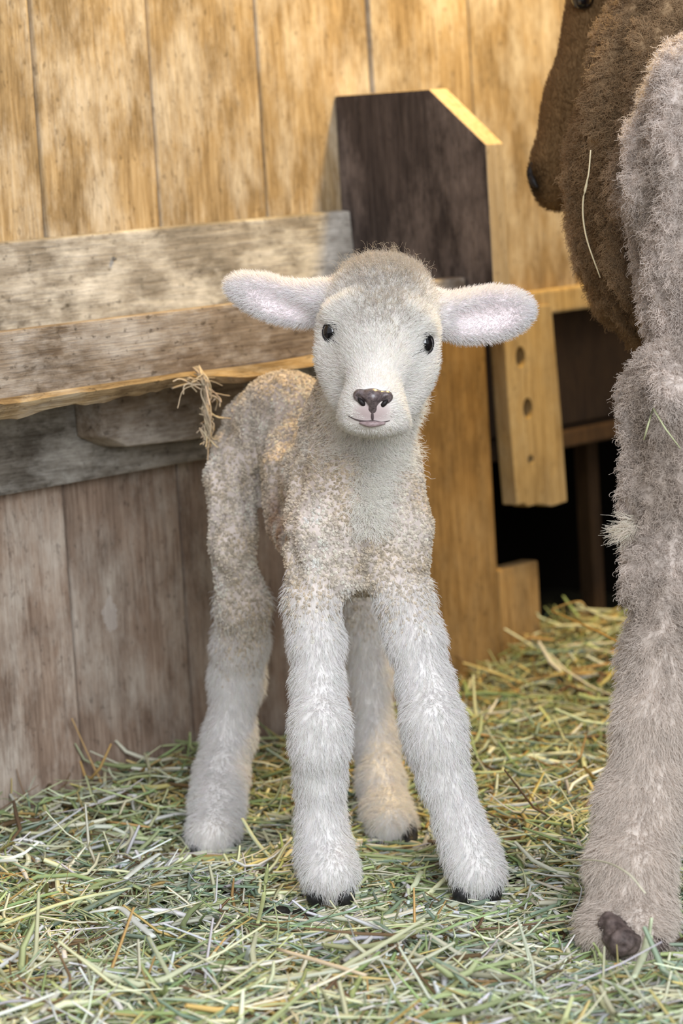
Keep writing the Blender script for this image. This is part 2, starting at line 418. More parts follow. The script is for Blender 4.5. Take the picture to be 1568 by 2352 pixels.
PAL = np.array([(.66, .66, .44), (.74, .75, .58), (.48, .54, .27), (.33, .42, .19), (.30, .40, .29), (.62, .52, .22), (.54, .36, .14), (.20, .13, .07), (.82, .83, .74)])
def hay_tint(n, s, t, y):
    far = np.clip((y - 2.45) / .35, 0, 1)
    w_daylit = np.array([.20, .22, .15, .10, .12, .04, .03, .05, .13]); w_lamplit = np.array([.20, .08, .18, .13, .07, .17, .09, .07, .01])  # daylight painted as a paler near mix, lamp warmth as a yellower far mix
    u = rng.random(n); out = np.empty((n, 3))
    cn, cf = np.cumsum(w_daylit), np.cumsum(w_lamplit)
    cum = cn[None] * (1 - far[:, None]) + cf[None] * far[:, None]; cum /= cum[:, -1:]
    idx = np.minimum((u[:, None] > cum).sum(1), 8)
    return np.minimum(PAL[idx] * (1.25 - .15 * far[:, None]), .92) * rng.uniform(.6, 1.1, (n, 1)) * rng.uniform(.94, 1.06, (n, 3))
def scatter_xy(n):
    # uniform over what the camera sees of the floor, a little margin around it
    y = 1.88 + (3.45 - 1.88) * rng.random(n * 2) ** 1.25
    x = (rng.random(n * 2) - .5) * 2 * (.135 * y + .03) + .0
    v = np.stack([x - W0[0], y - W0[1], 0 * x], -1); t = v @ WN; s = v @ WW
    ok = (t > .008) | ((s > .71) & (s < 1.1) & (t > -.35))
    x, y = x[ok][:n], y[ok][:n]; return x, y
def make_hay(n, name, lmin, lmax, rmin, rmax, up, lift, K=5, pw=1.6):
    x, y = scatter_xy(n); n = len(x)
    L = lmin + (lmax - lmin) * rng.random(n) ** pw; az = rng.random(n) * 2 * math.pi
    el = np.clip(rng.normal(0, up, n), -.5, 1.2)
    d = np.stack([np.cos(az) * np.cos(el), np.sin(az) * np.cos(el), np.sin(el)], 1)
    side = np.stack([-np.sin(az), np.cos(az), np.zeros(n)], 1)
    u = np.linspace(-.5, .5, K)[None, :, None]
    bend = rng.normal(0, .12, (n, 1, 1)) * L[:, None, None]; sag = rng.normal(-.02, .12, (n, 1, 1)) * L[:, None, None]
    p = np.stack([x, y, np.zeros(n)], 1)[:, None] + d[:, None] * L[:, None, None] * u + side[:, None] * bend * (u * u * 4) + np.array([0, 0, 1.]) * sag * (u * u * 4)
    kink = (rng.random(n) < .2)[:, None, None] * np.maximum(u, 0) * L[:, None, None] * rng.normal(0, .8, (n, 1, 1)); p = p + side[:, None] * kink
    zb = hay_h(p[..., 0], p[..., 1]); off = lift * rng.random(n) ** 1.5
    for fx, fy in FEET:
        qq = tread(p[..., 0], p[..., 1], fx, fy).max(1); off = off * (1 - .9 * qq); p[..., 2] *= (1 - .85 * qq)[:, None]
    p[..., 2] += (zb.mean(1) + off)[:, None]
    p[..., 2] = np.maximum(p[..., 2], zb * .85 + .0005)
    v = p - W0; t = v @ WN; s = v @ WW          # keep out of the wall
    push = np.where((s < .70), np.maximum(0, .004 - t), 0); p = p + push[..., None] * WN
    ok = np.ones(n, bool)
    for fx, fy in FEET:
        ok &= (((p[..., 0] - fx) ** 2 + (p[..., 1] - fy) ** 2).min(1) > .019 ** 2) | (p[..., 2].max(1) < .012)
    p = p[ok]; n = len(p)
    r = (rmin + (rmax - rmin) * rng.random(n) ** 2)[:, None] * np.array([.7, 1, 1, .95, .6])[None, :K] if K == 5 else (rmin + (rmax - rmin) * rng.random(n) ** 2)[:, None] * np.ones((1, K))
    vv = p[:, 0] - W0
    c = hay_tint(n, vv @ WW, vv @ WN, p[:, 0, 1])
    V, Q = tubes(p, r, 3 if rmax < .003 else 4, rng.uniform(.3, 1., n))
    return V, Q, np.repeat(c, K * (3 if rmax < .003 else 4), 0)
sets = [make_hay(11000, 'a', .015, .08, .0007, .0025, .25, .018), make_hay(5200, 'b', .05, .14, .0010, .0030, .16, .024, pw=2.0),
        make_hay(22000, 'c', .004, .018, .0007, .0029, .5, .014, K=3), make_hay(1500, 'd', .02, .06, .0006, .0016, .75, .024)]
Vs, Qs, Cs, o_ = [], [], [], 0
for V, Q, c in sets: Vs.append(V); Qs.append(Q + o_); Cs.append(c); o_ += len(V)
hay = mesh_obj('hay', np.concatenate(Vs), np.concatenate(Qs), M['hay']); set_attr(hay, 'tint', np.concatenate(Cs))
tag(hay, 'loose green and yellow hay littering the floor of the pen', 'hay', kind='stuff')

def stalk(name, pts, r, col, label, cat='hay stalk', flat=.6, n=24, taper=(.8, 1, 1, .7), sides=6, sm=True):
    path = smooth_path(pts, n) if sm else np.array(pts, float); k = len(path)
    rr = np.interp(np.linspace(0, 1, k), np.linspace(0, 1, len(taper)), taper) * r
    V, Q = tubes(path[None], rr[None], sides, np.array([flat]))
    Fc = [tuple(q) for q in Q] + [tuple(range(sides))[::-1], tuple(range(len(V) - sides, len(V)))]
    o = mesh_obj(name, V, Fc, M['hay']); c = np.array(col)[None] * (1 + .12 * fbm(V * 160, 4))[:, None]; set_attr(o, 'tint', c)
    return tag(o, label, cat, 'loose stalks lying on the hay' if name == 'stalk' else None)
def G(x, y, z=.03): return ground(x, y, z)
stalk('straw', [wl(*wall_pt(165, 1650, .012)[:1], .012, wall_pt(165, 1650, .012)[1]), P(215, 1760, 2.70), P(262, 1850, 2.655), G(312, 1935, .012)], .0013, (.52, .34, .15), 'long brown straw leaning on the wall at the left', 'straw')
stalk('stalk', [G(1250, 1888, .022), G(1310, 1868, .026), G(1372, 1862, .024)], .0042, (.86, .74, .44), 'broad pale yellow stalk piece lying on the hay beside the ewe leg', flat=.35, taper=(1, 1, .9, .8))
stalk('stalk', [G(205, 2096, .045), G(240, 2090, .048), G(277, 2086, .048), G(312, 2118, .048), G(352, 2152, .046)], .0028, (.84, .86, .80), 'bent whitish stalk on the hay at the front left', flat=.4, taper=(.7, 1, 1, 1))
stalk('stalk', [G(288, 2018, .040), G(325, 1988, .042), G(366, 1960, .044)], .0030, (.82, .84, .76), 'short whitish stalk on the hay below the left wall planks', flat=.4)
stalk('stalk', [G(0, 2125, .042), G(160, 2070, .042), G(300, 2040, .044)], .0026, (.66, .70, .42), 'long pale green stalk lying across the hay at the left edge', flat=.5)
stalk('stalk', [G(340, 2150, .048), G(372, 2210, .048), G(395, 2255, .046)], .0019, (.70, .75, .50), 'green white stalk below the bent whitish stalk', flat=.4)
stalk('stalk', [G(637, 2180, .046), G(840, 2240, .046)], .0022, (.74, .62, .45), 'pinkish tan stalk lying on the hay at the front middle', flat=.6, n=8)
stalk('stalk', [G(592, 2120, .03), P(605, 2060, 2.29), P(615, 1985, 2.285)], .0019, (.55, .60, .28), 'green stalk standing up in front of the left front foot', flat=.5)
stalk('stalk', [P(556, 1880, 2.49), P(590, 1935, 2.47), G(645, 1995, .012)], .0021, (.60, .66, .46), 'grey green stalk leaning beside the left hind foot', flat=.5)
stalk('blade', [P(1496, 2108, 2.06), P(1485, 2170, 2.05), G(1455, 2245, .05)], .0034, (.66, .72, .50), 'pale green blade standing in front of the ewe foot', 'hay blade', flat=.35, taper=(1, 1, .9, .6))
stalk('blade', [P(1362, 2165, 2.08), P(1385, 2205, 2.07), G(1412, 2250, .045)], .0018, (.42, .48, .22), 'short dark green blade before the ewe foot', 'hay blade', flat=.5)
stalk('straw', [P(1290, 1975, 2.20), P(1380, 1978, 2.125), P(1440, 2005, 2.075), P(1482, 2052, 2.055)], .0010, (.70, .66, .50), 'thin straw curving across the ewe fetlock', 'straw')
stalk('twig', [P(1432, 1482, 2.72), P(1350, 1440, 2.84), P(1266, 1403, 2.99)], .0016, (.40, .27, .10), 'long bent twig against the dark opening', 'twig')
stalk('twig', [P(1266, 1401, 2.99), P(1300, 1388, 2.98), P(1332, 1382, 2.97), P(1346, 1396, 2.97)], .0018, (.45, .31, .12), 'short hooked twig end at the top of the bent twig', 'twig')
# dung
for k, (x, y, r, lab) in enumerate(((398, 1918, .009, 'black dung lump beside the left hind hoof'), (525, 2032, .006, 'small black dung lump in front of the left hind hoof'), (625, 2098, .008, 'larger black dung lump left of the front hoof'), (692, 2102, .006, 'small black dung lump directly before the left front hoof'))):
    bb = bmesh.new(); bmesh.ops.create_icosphere(bb, subdivisions=4, radius=r)
    co = np.array([v.co for v in bb.verts]); dd = .35 * fbm(co * 160 + k * 9, 3)
    for v, q in zip(bb.verts, dd): v.co = Vector((v.co.x * 1.4, v.co.y * 1.1, v.co.z * .7)) * (1 + q)
    me = bpy.data.meshes.new('dung_lump'); bb.to_mesh(me); bb.free(); me.materials.append(M['dung']); me.polygons.foreach_set('use_smooth', np.ones(len(me.polygons), bool))
    g = ground(x, y, .009); o = bpy.data.objects.new('dung_lump', me); o.location = g; link(o); tag(o, lab, 'dung', 'dung lumps on the hay')

# ------------------------------------------------------------------ signed distance sculpting
class SDF:
    def __init__(s): s.pr = []
    def cap(s, a, b, ra, rb, k=.012, reg=None, cut=False): s.pr.append(dict(t='c', a=np.array(a), b=np.array(b), ra=ra, rb=rb, k=k, reg=reg, cut=cut)); return s
    def ell(s, c, rad, rot=None, k=.012, reg=None, cut=False):
        s.pr.append(dict(t='e', c=np.array(c), r=np.array(rad), R=np.eye(3) if rot is None else np.array(rot), k=k, reg=reg, cut=cut)); return s
    @staticmethod
    def d1(q, p):
        if q['t'] == 'c':
            ab = q['b'] - q['a']; t = np.clip(((p - q['a']) @ ab) / max(ab @ ab, 1e-9), 0, 1)
            return np.linalg.norm(p - q['a'] - t[..., None] * ab, axis=-1) - (q['ra'] + (q['rb'] - q['ra']) * t)
        l = (p - q['c']) @ q['R']; k0 = np.linalg.norm(l / q['r'], axis=-1); k1 = np.linalg.norm(l / q['r'] ** 2, axis=-1)
        return k0 * (k0 - 1) / np.maximum(k1, 1e-9)
    def bb(s, q):
        if q['t'] == 'c':
            m = max(q['ra'], q['rb']); return np.minimum(q['a'], q['b']) - m, np.maximum(q['a'], q['b']) + m
        e = np.sqrt(((q['R'] * q['r']) ** 2).sum(1)); return q['c'] - e, q['c'] + e
    def ev(s, p, prims=None):
        d = np.full(p.shape[:-1], 1.0)
        for q in (s.pr if prims is None else prims):
            di = s.d1(q, p); k = q['k']
            if q['cut']:
                h = np.clip(.5 - .5 * (d + di) / k, 0, 1); d = d * (1 - h) + (-di) * h + k * h * (1 - h)
            else:
                h = np.clip(.5 + .5 * (d - di) / k, 0, 1); d = d * (1 - h) + di * h - k * h * (1 - h)
        return d
    def mesh(s, res):
        bbs = [s.bb(q) for q in s.pr if not q['cut']]
        lo = np.min([b_[0] for b_ in bbs], 0) - 4 * res; hi = np.max([b_[1] for b_ in bbs], 0) + 4 * res
        B = 14; nb = np.ceil((hi - lo) / res / B).astype(int); N = nb * B + 1
        f = np.full(N, 1.0, np.float32)
        allb = [s.bb(q) for q in s.pr]
        for i in range(nb[0]):
            for j in range(nb[1]):
                for k in range(nb[2]):
                    o = np.array([i, j, k]) * B; bl = lo + o * res; bh = bl + B * res; c = (bl + bh) / 2
                    near = [q for q, (l_, h_) in zip(s.pr, allb) if (l_ - .03 < bh).all() and (h_ + .03 > bl).all()]
                    sl_ = tuple(slice(a, a + B + 1) for a in o)
                    if not near: continue
                    dc = float(s.ev(c[None], near)[0])
                    if abs(dc) > B * res * 1.5 + .02: f[sl_] = dc; continue
                    g = np.stack(np.meshgrid(*[bl[a] + np.arange(B + 1) * res for a in range(3)], indexing='ij'), -1)
                    f[sl_] = s.ev(g, near)
        return nets(f, lo, res)
def nets(f, lo, res):
    ins = f < 0
    c = sum(ins[dx:f.shape[0] - 1 + dx, dy:f.shape[1] - 1 + dy, dz:f.shape[2] - 1 + dz].astype(np.int8) for dx in (0, 1) for dy in (0, 1) for dz in (0, 1))
    act = (c > 0) & (c < 8); idx = np.argwhere(act); vid = np.full(act.shape, -1, np.int32); vid[act] = np.arange(len(idx))
    offs = np.array([(a, b_, c_) for a in (0, 1) for b_ in (0, 1) for c_ in (0, 1)])
    val = np.stack([f[idx[:, 0] + o[0], idx[:, 1] + o[1], idx[:, 2] + o[2]] for o in offs], 1)
    acc = np.zeros((len(idx), 3)); cnt = np.zeros(len(idx))
    for a in range(8):
        for b_ in range(a + 1, 8):
            if np.abs(offs[a] - offs[b_]).sum() != 1: continue
            va, vb = val[:, a], val[:, b_]; m = (va < 0) != (vb < 0)
            t = np.where(m, va / np.where(m, va - vb, 1), 0)
            acc += m[:, None] * (offs[a] + t[:, None] * (offs[b_] - offs[a])); cnt += m
    V = lo + (idx + acc / cnt[:, None]) * res
    Fs = []
    for ax in range(3):
        u, v = (ax + 1) % 3, (ax + 2) % 3
        s0 = [slice(None)] * 3; s1 = [slice(None)] * 3; s0[ax] = slice(0, -1); s1[ax] = slice(1, None)
        a = ins[tuple(s0)]; b_ = ins[tuple(s1)]; ch = np.argwhere(a != b_)
        ch = ch[(ch[:, u] > 0) & (ch[:, v] > 0) & (ch[:, u] < act.shape[u]) & (ch[:, v] < act.shape[v])]
        eu = np.eye(3, dtype=int)[u]; evv = np.eye(3, dtype=int)[v]
        def g(q): return vid[q[:, 0], q[:, 1], q[:, 2]]
        q = np.stack([g(ch - eu - evv), g(ch - evv), g(ch), g(ch - eu)], 1)
        flip = ~a[ch[:, 0], ch[:, 1], ch[:, 2]]
        q[flip] = q[flip][:, ::-1]; Fs.append(q)
    return V, np.concatenate(Fs)
def vnormals(V, Q):
    fn = np.cross(V[Q[:, 2]] - V[Q[:, 0]], V[Q[:, 3]] - V[Q[:, 1]]); N = np.zeros_like(V)
    for k in range(4):
        for a in range(3): N[:, a] += np.bincount(Q[:, k], fn[:, a], len(V))
    return nrm(N)
def regions(sdf, V, names, soft=.006):
    D = {n_: np.full(len(V), 9.) for n_ in names}
    for q in sdf.pr:
        if q['reg'] is None or q['cut']: continue
        D[q['reg']] = np.minimum(D[q['reg']], sdf.d1(q, V))
    W = np.stack([np.exp(-np.clip(D[n_], -.02, .2) / soft) for n_ in names], 1); W /= W.sum(1, keepdims=True)
    return {n_: W[:, i] for i, n_ in enumerate(names)}
def sample(V, Q, N, n, weight, extra):
    """n points on the quads, density by per-vertex weight; interpolates extra (dict of per-vertex arrays)"""
    ar = .5 * np.linalg.norm(np.cross(V[Q[:, 2]] - V[Q[:, 0]], V[Q[:, 3]] - V[Q[:, 1]]), axis=1)
    w = ar * weight[Q].mean(1); w = w / w.sum(); f = rng.choice(len(Q), n, p=w)
    u, v = rng.random(n), rng.random(n); bw = np.stack([(1 - u) * (1 - v), u * (1 - v), u * v, (1 - u) * v], 1)
    def it(A): return (A[Q[f]] * (bw[..., None] if A.ndim == 2 else bw)).sum(1)
    return it(V), nrm(it(N)), {k: it(a) for k, a in extra.items()}
def hair(name, pts, rad, col, mat, parent):
    """pts (N,K,3)"""
    N, K, _ = pts.shape
    hc = bpy.data.hair_curves.new(name); hc.add_curves([K] * N)
    hc.attributes['position'].data.foreach_set('vector', pts.astype(np.float32).ravel())
    r = hc.attributes.get('radius') or hc.attributes.new('radius', 'FLOAT', 'POINT'); r.data.foreach_set('value', np.broadcast_to(rad, (N, K)).astype(np.float32).ravel())
    a = hc.attributes.new('tint', 'FLOAT_COLOR', 'CURVE'); a.data.foreach_set('color', np.concatenate([col, np.ones((N, 1))], 1).astype(np.float32).ravel())
    hc.materials.append(mat); o = bpy.data.objects.new(name, hc); return link(o, parent)
def strands(p, n, flow, L, lay, K=5, curl=0., jit=.25):
    """lay 0 = stands up, 1 = lies along flow"""
    N = len(p); fl_ = flow - (flow * n).sum(1, keepdims=True) * n; fl_ = nrm(fl_ + rng.normal(0, jit, (N, 3)))
    fl_ = nrm(fl_ - (fl_ * n).sum(1, keepdims=True) * n)
    u = np.linspace(0, 1, K)[None, :, None]; lay = np.asarray(lay).reshape(-1, 1, 1); L = np.asarray(L).reshape(-1, 1, 1)
    th0 = lay * .9; th1 = lay * 1.45; th = th0 + (th1 - th0) * u
    seg = (n[:, None] * np.cos(th) + fl_[:, None] * np.sin(th)) * L / (K - 1)
    out = p[:, None] + np.cumsum(seg, 1) - seg - n[:, None] * .0006
    if curl:
        s_ = np.cross(n, fl_)[:, None]; ph = rng.random((N, 1, 1)) * 6.28
        out = out + (s_ * np.sin(ph + u * 9) + n[:, None] * np.cos(ph + u * 9)) * curl * u
    return out
def curls(p, n, r, h, per, turns, K=9, jit=.3):
    """little tight wool curls, each of several strands winding together"""
    N = len(p); a = nrm(np.cross(n, rng.normal(0, 1, (N, 3)))); b_ = np.cross(n, a)
    u = np.linspace(0, 1, K)[None, None, :]
    ph = rng.random((N, 1, 1)) * 6.28 + np.arange(per)[None, :, None] * 6.28 / per + rng.normal(0, .2, (N, per, 1))
    sg = np.where(rng.random((N, 1, 1)) < .5, 1, -1)
    env = np.sin(np.clip(u * 1.0 + .18, 0, 1) * math.pi) ** .7
    rr = r[:, None, None] * env * (1 + rng.normal(0, .12, (N, per, 1))); ang = ph + sg * u * turns * 6.28
    hh = h[:, None, None] * (u - .15)
    dr = nrm(n + rng.normal(0, jit, (N, 3)) + np.array([0, 0, -.25]))
    o = p[:, None, None] + a[:, None, None] * (rr * np.cos(ang))[..., None] + b_[:, None, None] * (rr * np.sin(ang))[..., None] + dr[:, None, None] * hh[..., None]
    return o.reshape(N * per, K, 3)
def rot_from(x, z_hint):
    x = nrm(np.array(x, float)); y = nrm(np.cross(z_hint, x)); z = np.cross(x, y); return np.stack([x, y, z], 1)

# ------------------------------------------------------------------ the lamb
L = SDF()
def px(r, d): return r * d / FPX
def lc(a, b, k=.012, reg=None): L.cap(P(*a[:3]), P(*b[:3]), px(a[3], a[2]), px(b[3], b[2]), k, reg)
def chain(pts, k, regs):
    for i in range(len(pts) - 1): lc(pts[i], pts[i + 1], k, regs[i] if isinstance(regs, (list, tuple)) else regs)
def le(c, rx, ry, rz, ang=0, k=.012, reg=None, cut=False, yaw=0, pitch=0):
    """ellipsoid: rx, rz in photo pixels, ry metres; ang turns it in the picture plane"""
    a = math.radians(ang); X = RT * math.cos(a) - UP * math.sin(a); Z = RT * math.sin(a) + UP * math.cos(a); Y = np.cross(Z, X)
    if yaw: q = math.radians(yaw); X, Y = X * math.cos(q) + Y * math.sin(q), -X * math.sin(q) + Y * math.cos(q)
    if pitch: q = math.radians(pitch); Y, Z = Y * math.cos(q) + Z * math.sin(q), -Y * math.sin(q) + Z * math.cos(q)
    L.ell(P(*c), (px(rx, c[2]), ry, px(rz, c[2])), np.stack([X, Y, Z], 1), k, reg, cut)
# trunk
le((822, 1190, 2.435), 132, .078, 180, 0, .02, 'wool')
lc((795, 1130, 2.47, 120), (700, 1075, 2.56, 100), .02, 'wool')
lc((690, 1070, 2.56, 100), (650, 985, 2.645, 118), .014, 'wool')
lc((655, 965, 2.61, 112), (640, 1020, 2.69, 110), .014, 'wool')
lc((705, 1230, 2.50, 66), (655, 1150, 2.58, 70), .018, 'wool')
# shoulders and breast
chain([(738, 1100, 2.425, 66), (716, 1230, 2.395, 62), (714, 1385, 2.388, 56)], .014, 'wool')
chain([(892, 1080, 2.425, 64), (925, 1210, 2.395, 58), (930, 1385, 2.384, 58)], .014, 'wool')
lc((765, 1140, 2.395, 66), (775, 1320, 2.385, 50), .012, 'wool')
lc((880, 1140, 2.395, 60), (880, 1310, 2.385, 50), .012, 'wool')
lc((828, 1080, 2.388, 42), (826, 1290, 2.412, 40), .016, 'wool')
# neck
lc((828, 1120, 2.425, 98), (862, 880, 2.42, 86), .03, 'wool'); lc((858, 1020, 2.40, 42), (866, 940, 2.392, 64), .02, 'neck')
lc((760, 1040, 2.46, 95), (820, 900, 2.43, 85), .03, 'wool')
# front legs
chain([(716, 1385, 2.388, 54), (726, 1470, 2.383, 53), (729, 1570, 2.375, 49), (734, 1660, 2.358, 57), (735, 1715, 2.358, 55), (735, 1790, 2.366, 47), (738, 1890, 2.370, 44), (747, 1960, 2.363, 54), (757, 2006, 2.351, 63)], .012, 'leg')
chain([(930, 1385, 2.384, 58), (950, 1465, 2.378, 56), (978, 1580, 2.370, 54), (994, 1655, 2.353, 61), (1002, 1710, 2.352, 57), (1024, 1795, 2.354, 49), (1054, 1890, 2.352, 47), (1080, 1960, 2.346, 55), (1095, 2004, 2.335, 61)], .012, 'leg')
# hind legs: hip, stifle, hock (backward), foot
chain([(555, 985, 2.64, 62), (533, 1090, 2.60, 54), (540, 1250, 2.575, 50), (558, 1390, 2.60, 58), (550, 1480, 2.625, 56)], .010, ['wool', 'wool', 'wool', 'hwool'])
chain([(552, 1480, 2.625, 54), (543, 1560, 2.64, 52), (528, 1690, 2.64, 49), (508, 1785, 2.615, 53), (499, 1850, 2.585, 54), (490, 1915, 2.55, 56)], .012, 'leg')
chain([(745, 1080, 2.66, 70), (800, 1260, 2.62, 55), (832, 1400, 2.64, 42)], .02, 'wool')
chain([(832, 1400, 2.64, 42), (848, 1550, 2.655, 40), (862, 1700, 2.645, 42), (874, 1800, 2.61, 46), (888, 1870, 2.58, 50), (900, 1898, 2.556, 50)], .012, 'leg')
# head
le((874, 735, 2.375), 130, .052, 120, 3, .02, 'face')
le((880, 655, 2.385), 88, .045, 48, 3, .02, 'crown')
le((862, 845, 2.350), 106, .052, 100, 4, .02, 'face')
le((868, 905, 2.378), 92, .042, 78, 4, .02, 'face')
lc((871, 760, 2.328, 72), (857, 912, 2.276, 55), .02, 'face')
lc((828, 930, 2.284, 36), (884, 934, 2.284, 36), .016, 'face')
le((860, 968, 2.300), 78, .034, 31, 3, .018, 'face')
lc((770, 716, 2.336, 26), (806, 696, 2.33, 22), .012, 'face'); lc((972, 740, 2.336, 26), (938, 712, 2.33, 22), .012, 'face')
lc((800, 895, 2.326, 36), (775, 835, 2.347, 38), .02, 'face'); lc((922, 905, 2.326, 36), (952, 855, 2.347, 38), .02, 'face')
lc((764, 745, 2.352, 30), (768, 800, 2.354, 32), .012, 'face'); lc((971, 765, 2.352, 30), (966, 820, 2.354, 32), .012, 'face')
# ears, cupped towards the front
L.cap(P(740, 690, 2.392), P(690, 690, 2.392), px(42, 2.39), px(36, 2.39), .014, 'ear'); L.cap(P(1008, 722, 2.392), P(1060, 728, 2.392), px(46, 2.39), px(46, 2.39), .014, 'ear')
le((632, 688, 2.397), 115, .016, 44, 19, .010, 'ear', pitch=-20); le((1118, 722, 2.397), 106, .016, 58, -8, .010, 'ear')
le((655, 700, 2.379), 86, .013, 23, 24, .010, None, True, pitch=-20); le((1120, 728, 2.377), 82, .015, 36, -10, .010, None, True)
def onface(x, y, lift=.0005, lo_=2.2, hi_=2.45):
    """where the pixel ray meets the sculpted lamb"""
    ds = np.linspace(lo_, hi_, 600); pts = np.array([P(x, y, d) for d in ds]); f = L.ev(pts); i = int(np.argmax(f < 0))
    return P(x, y, ds[i] - lift)
EYES = []
EXY = ((759, 763), (977, 789))
rims = []
for (x, y), sx in zip(EXY, (-1, 1)):
    e_ = onface(x, y, 0); EYES.append(e_ + np.array([-sx * .0012, .0030, 0]))
    rims.append([onface(x + 17 * math.cos(a_) + 3 * sx * math.sin(a_) * 0, y - 23 * math.sin(a_), .0004) for a_ in np.linspace(0, 2 * math.pi, 17)])
tears = [[onface(*q, .0016) for q in c_] for c_ in ([(766, 780), (774, 786), (780, 792), (786, 801)], [(970, 805), (962, 808), (953, 812), (946, 819)])]
def crease(pts, rad, k=.008, off=0.):
    q = [onface(x, y, off, 2.25, 2.8) for x, y in pts]
    return [dict(t='c', a=a, b=b_, ra=rad, rb=rad, k=k, reg=None, cut=True) for a, b_ in zip(q[:-1], q[1:])]
CR = crease([(598, 950), (583, 1030), (578, 1110), (586, 1190), (606, 1255)], .0090) + crease([(655, 985), (640, 1080), (636, 1170), (648, 1240)], .0050) \
    + crease([(700, 985), (690, 1060), (684, 1130)], .0038) + crease([(815, 1180), (822, 1240), (828, 1320)], .0034) + crease([(668, 1200), (674, 1290), (690, 1350)], .0026) \
    + crease([(905, 1330), (940, 1322), (985, 1318)], .0024)
L.pr += CR
for e_ in EYES: L.ell(e_ + np.array([0, -.003, 0]), (.0070, .0064, .0078), None, .002, None, True)
V, Q = L.mesh(.0018)
N = vnormals(V, Q)
regn = ['wool', 'hwool', 'neck', 'leg', 'face', 'crown', 'ear']
R_ = regions(L, V, regn, .005)
X_, Y_ = projv(V)
# skin folds hanging on the flank and chest
fold = np.clip((1000 - X_) / 400, 0, 1) * np.clip((Y_ - 880) / 100, 0, 1) * np.clip((1400 - Y_) / 150, 0, 1) * np.clip((V[:, 1] - 2.38) / .06, 0, 1)
fd = 1.2 - 3.2 * np.abs(vnoise(np.stack([V[:, 0] * 48, V[:, 1] * 34, V[:, 2] * 7], 1), 77)) + .3 * vnoise(V * 60, 78)
fd = -np.clip(fd, -.3, 1.2)
V = V + N * (R_['wool'] * fold * fd * .0065)[:, None]
V = V + N * ((R_['wool'] + R_['hwool']) * (np.abs(vnoise(V * 210, 5)) - .3) * .0016)[:, None]
V = V + N * (R_['leg'] * fbm(V * 50, 15) * .0012)[:, None]
N = vnormals(V, Q)
white = np.array([.81, .79, .78])
wool_c = np.array([.50, .43, .36])
pink = np.array([.78, .62, .64])
X_, Y_ = projv(V)
mz = np.exp(-(((X_ - 855) / 48) ** 2 + ((Y_ - 948) / 26) ** 2) ** 2)
cr_ = np.exp(-((X_ - 882) / 92) ** 4); R_['face'] = R_['face'] + R_['crown'] * (1 - cr_); R_['crown'] = R_['crown'] * cr_
base = (R_['wool'] + R_['hwool'])[:, None] * (np.array([.60, .52, .475]) * (1 + .25 * fbm(V * 60, 3)[:, None])) + R_['leg'][:, None] * np.array([.74, .71, .69]) + R_['neck'][:, None] * np.array([.74, .69, .62]) \
    + R_['face'][:, None] * (np.array([.74, .69, .65]) * (1 - mz[:, None]) + np.array([.50, .40, .39]) * mz[:, None]) + R_['crown'][:, None] * np.array([.42, .38, .345]) + R_['ear'][:, None] * np.array([.80, .70, .71])
flank_tint = np.exp(-(((X_ - 632) / 30) ** 2 + ((Y_ - 1225) / 85) ** 2)) * np.clip(.6 + .9 * fbm(V * 90, 66), 0, 1) * (V[:, 1] > 2.36)  # reddish-brown tint low on the flank, broken up by noise
base = base * (1 - .6 * flank_tint[:, None] * np.array([.55, .85, 1.]))
lamb = mesh_obj('lamb', V, Q, M['skin']); set_attr(lamb, 'tint', base)
tag(lamb, 'small white newborn lamb standing on the hay facing the camera', 'lamb')
head_c = P(862, 850, 2.40)

# eyes
for e_ in EYES:
    bb = bmesh.new(); bmesh.ops.create_uvsphere(bb, u_segments=32, v_segments=20, radius=.0082); bmesh.ops.scale(bb, vec=(.84, .84, 1.02), verts=bb.verts); me = bpy.data.meshes.new('eye'); bb.to_mesh(me); bb.free()
    me.polygons.foreach_set('use_smooth', np.ones(len(me.polygons), bool)); me.materials.append(M['eye'])
    o = bpy.data.objects.new('eye', me); o.location = e_; link(o, lamb); o['label'] = 'glossy black eye'
# eyelids: dark rim with a tear corner
def tubemesh(name, pts, r, mat, parent, n=20, taper=(.4, 1, 1, .4), flat=1., label=None):
    path = smooth_path(pts, n); rr = np.interp(np.linspace(0, 1, n), np.linspace(0, 1, len(taper)), taper) * r
    V_, Q_ = tubes(path[None], rr[None], 8, np.array([flat])); Fc = [tuple(q) for q in Q_] + [tuple(range(8))[::-1], tuple(range(len(V_) - 8, len(V_)))]
    o = mesh_obj(name, V_, Fc, mat, parent)
    if label: o['label'] = label
    return o
# nose leather with nostrils
NS = SDF(); nd = onface(855, 915)[1]
def np_(x, y, dd=0.): return P(x, y, nd + dd)
NS.cap(np_(828, 908, .004), np_(884, 911, .004), px(13, nd), px(13, nd), .005); NS.cap(np_(855, 912, .0005), np_(856, 940, .0035), px(19, nd), px(11, nd), .005)
NS.cap(np_(823, 908, .005), np_(846, 938, .0055), px(11, nd), px(9, nd), .004); NS.cap(np_(890, 912, .005), np_(866, 940, .0055), px(11, nd), px(9, nd), .004)
for a, b_ in (((821, 913, -.001), (840, 933, .0005)), ((891, 917, -.001), (872, 935, .0005))):
    NS.pr.append(dict(t='c', a=np_(*a), b=np_(*b_), ra=px(8, nd), rb=px(6, nd), k=.0015, reg=None, cut=True))
nv, nq = NS.mesh(.0006); o = mesh_obj('nose', nv, nq, M['nose'], lamb); o['label'] = 'wet grey nose leather'
for a, b_ in (((822, 914), (840, 933)), ((890, 918), (872, 935))):
    tubemesh('nostril', [np_(*a, .0022), np_((a[0] + b_[0]) / 2, (a[1] + b_[1]) / 2 + 1, .0018), np_(*b_, .0030)], px(6.5, nd), M['dark_nostril'], lamb, label='dark nostril slit')
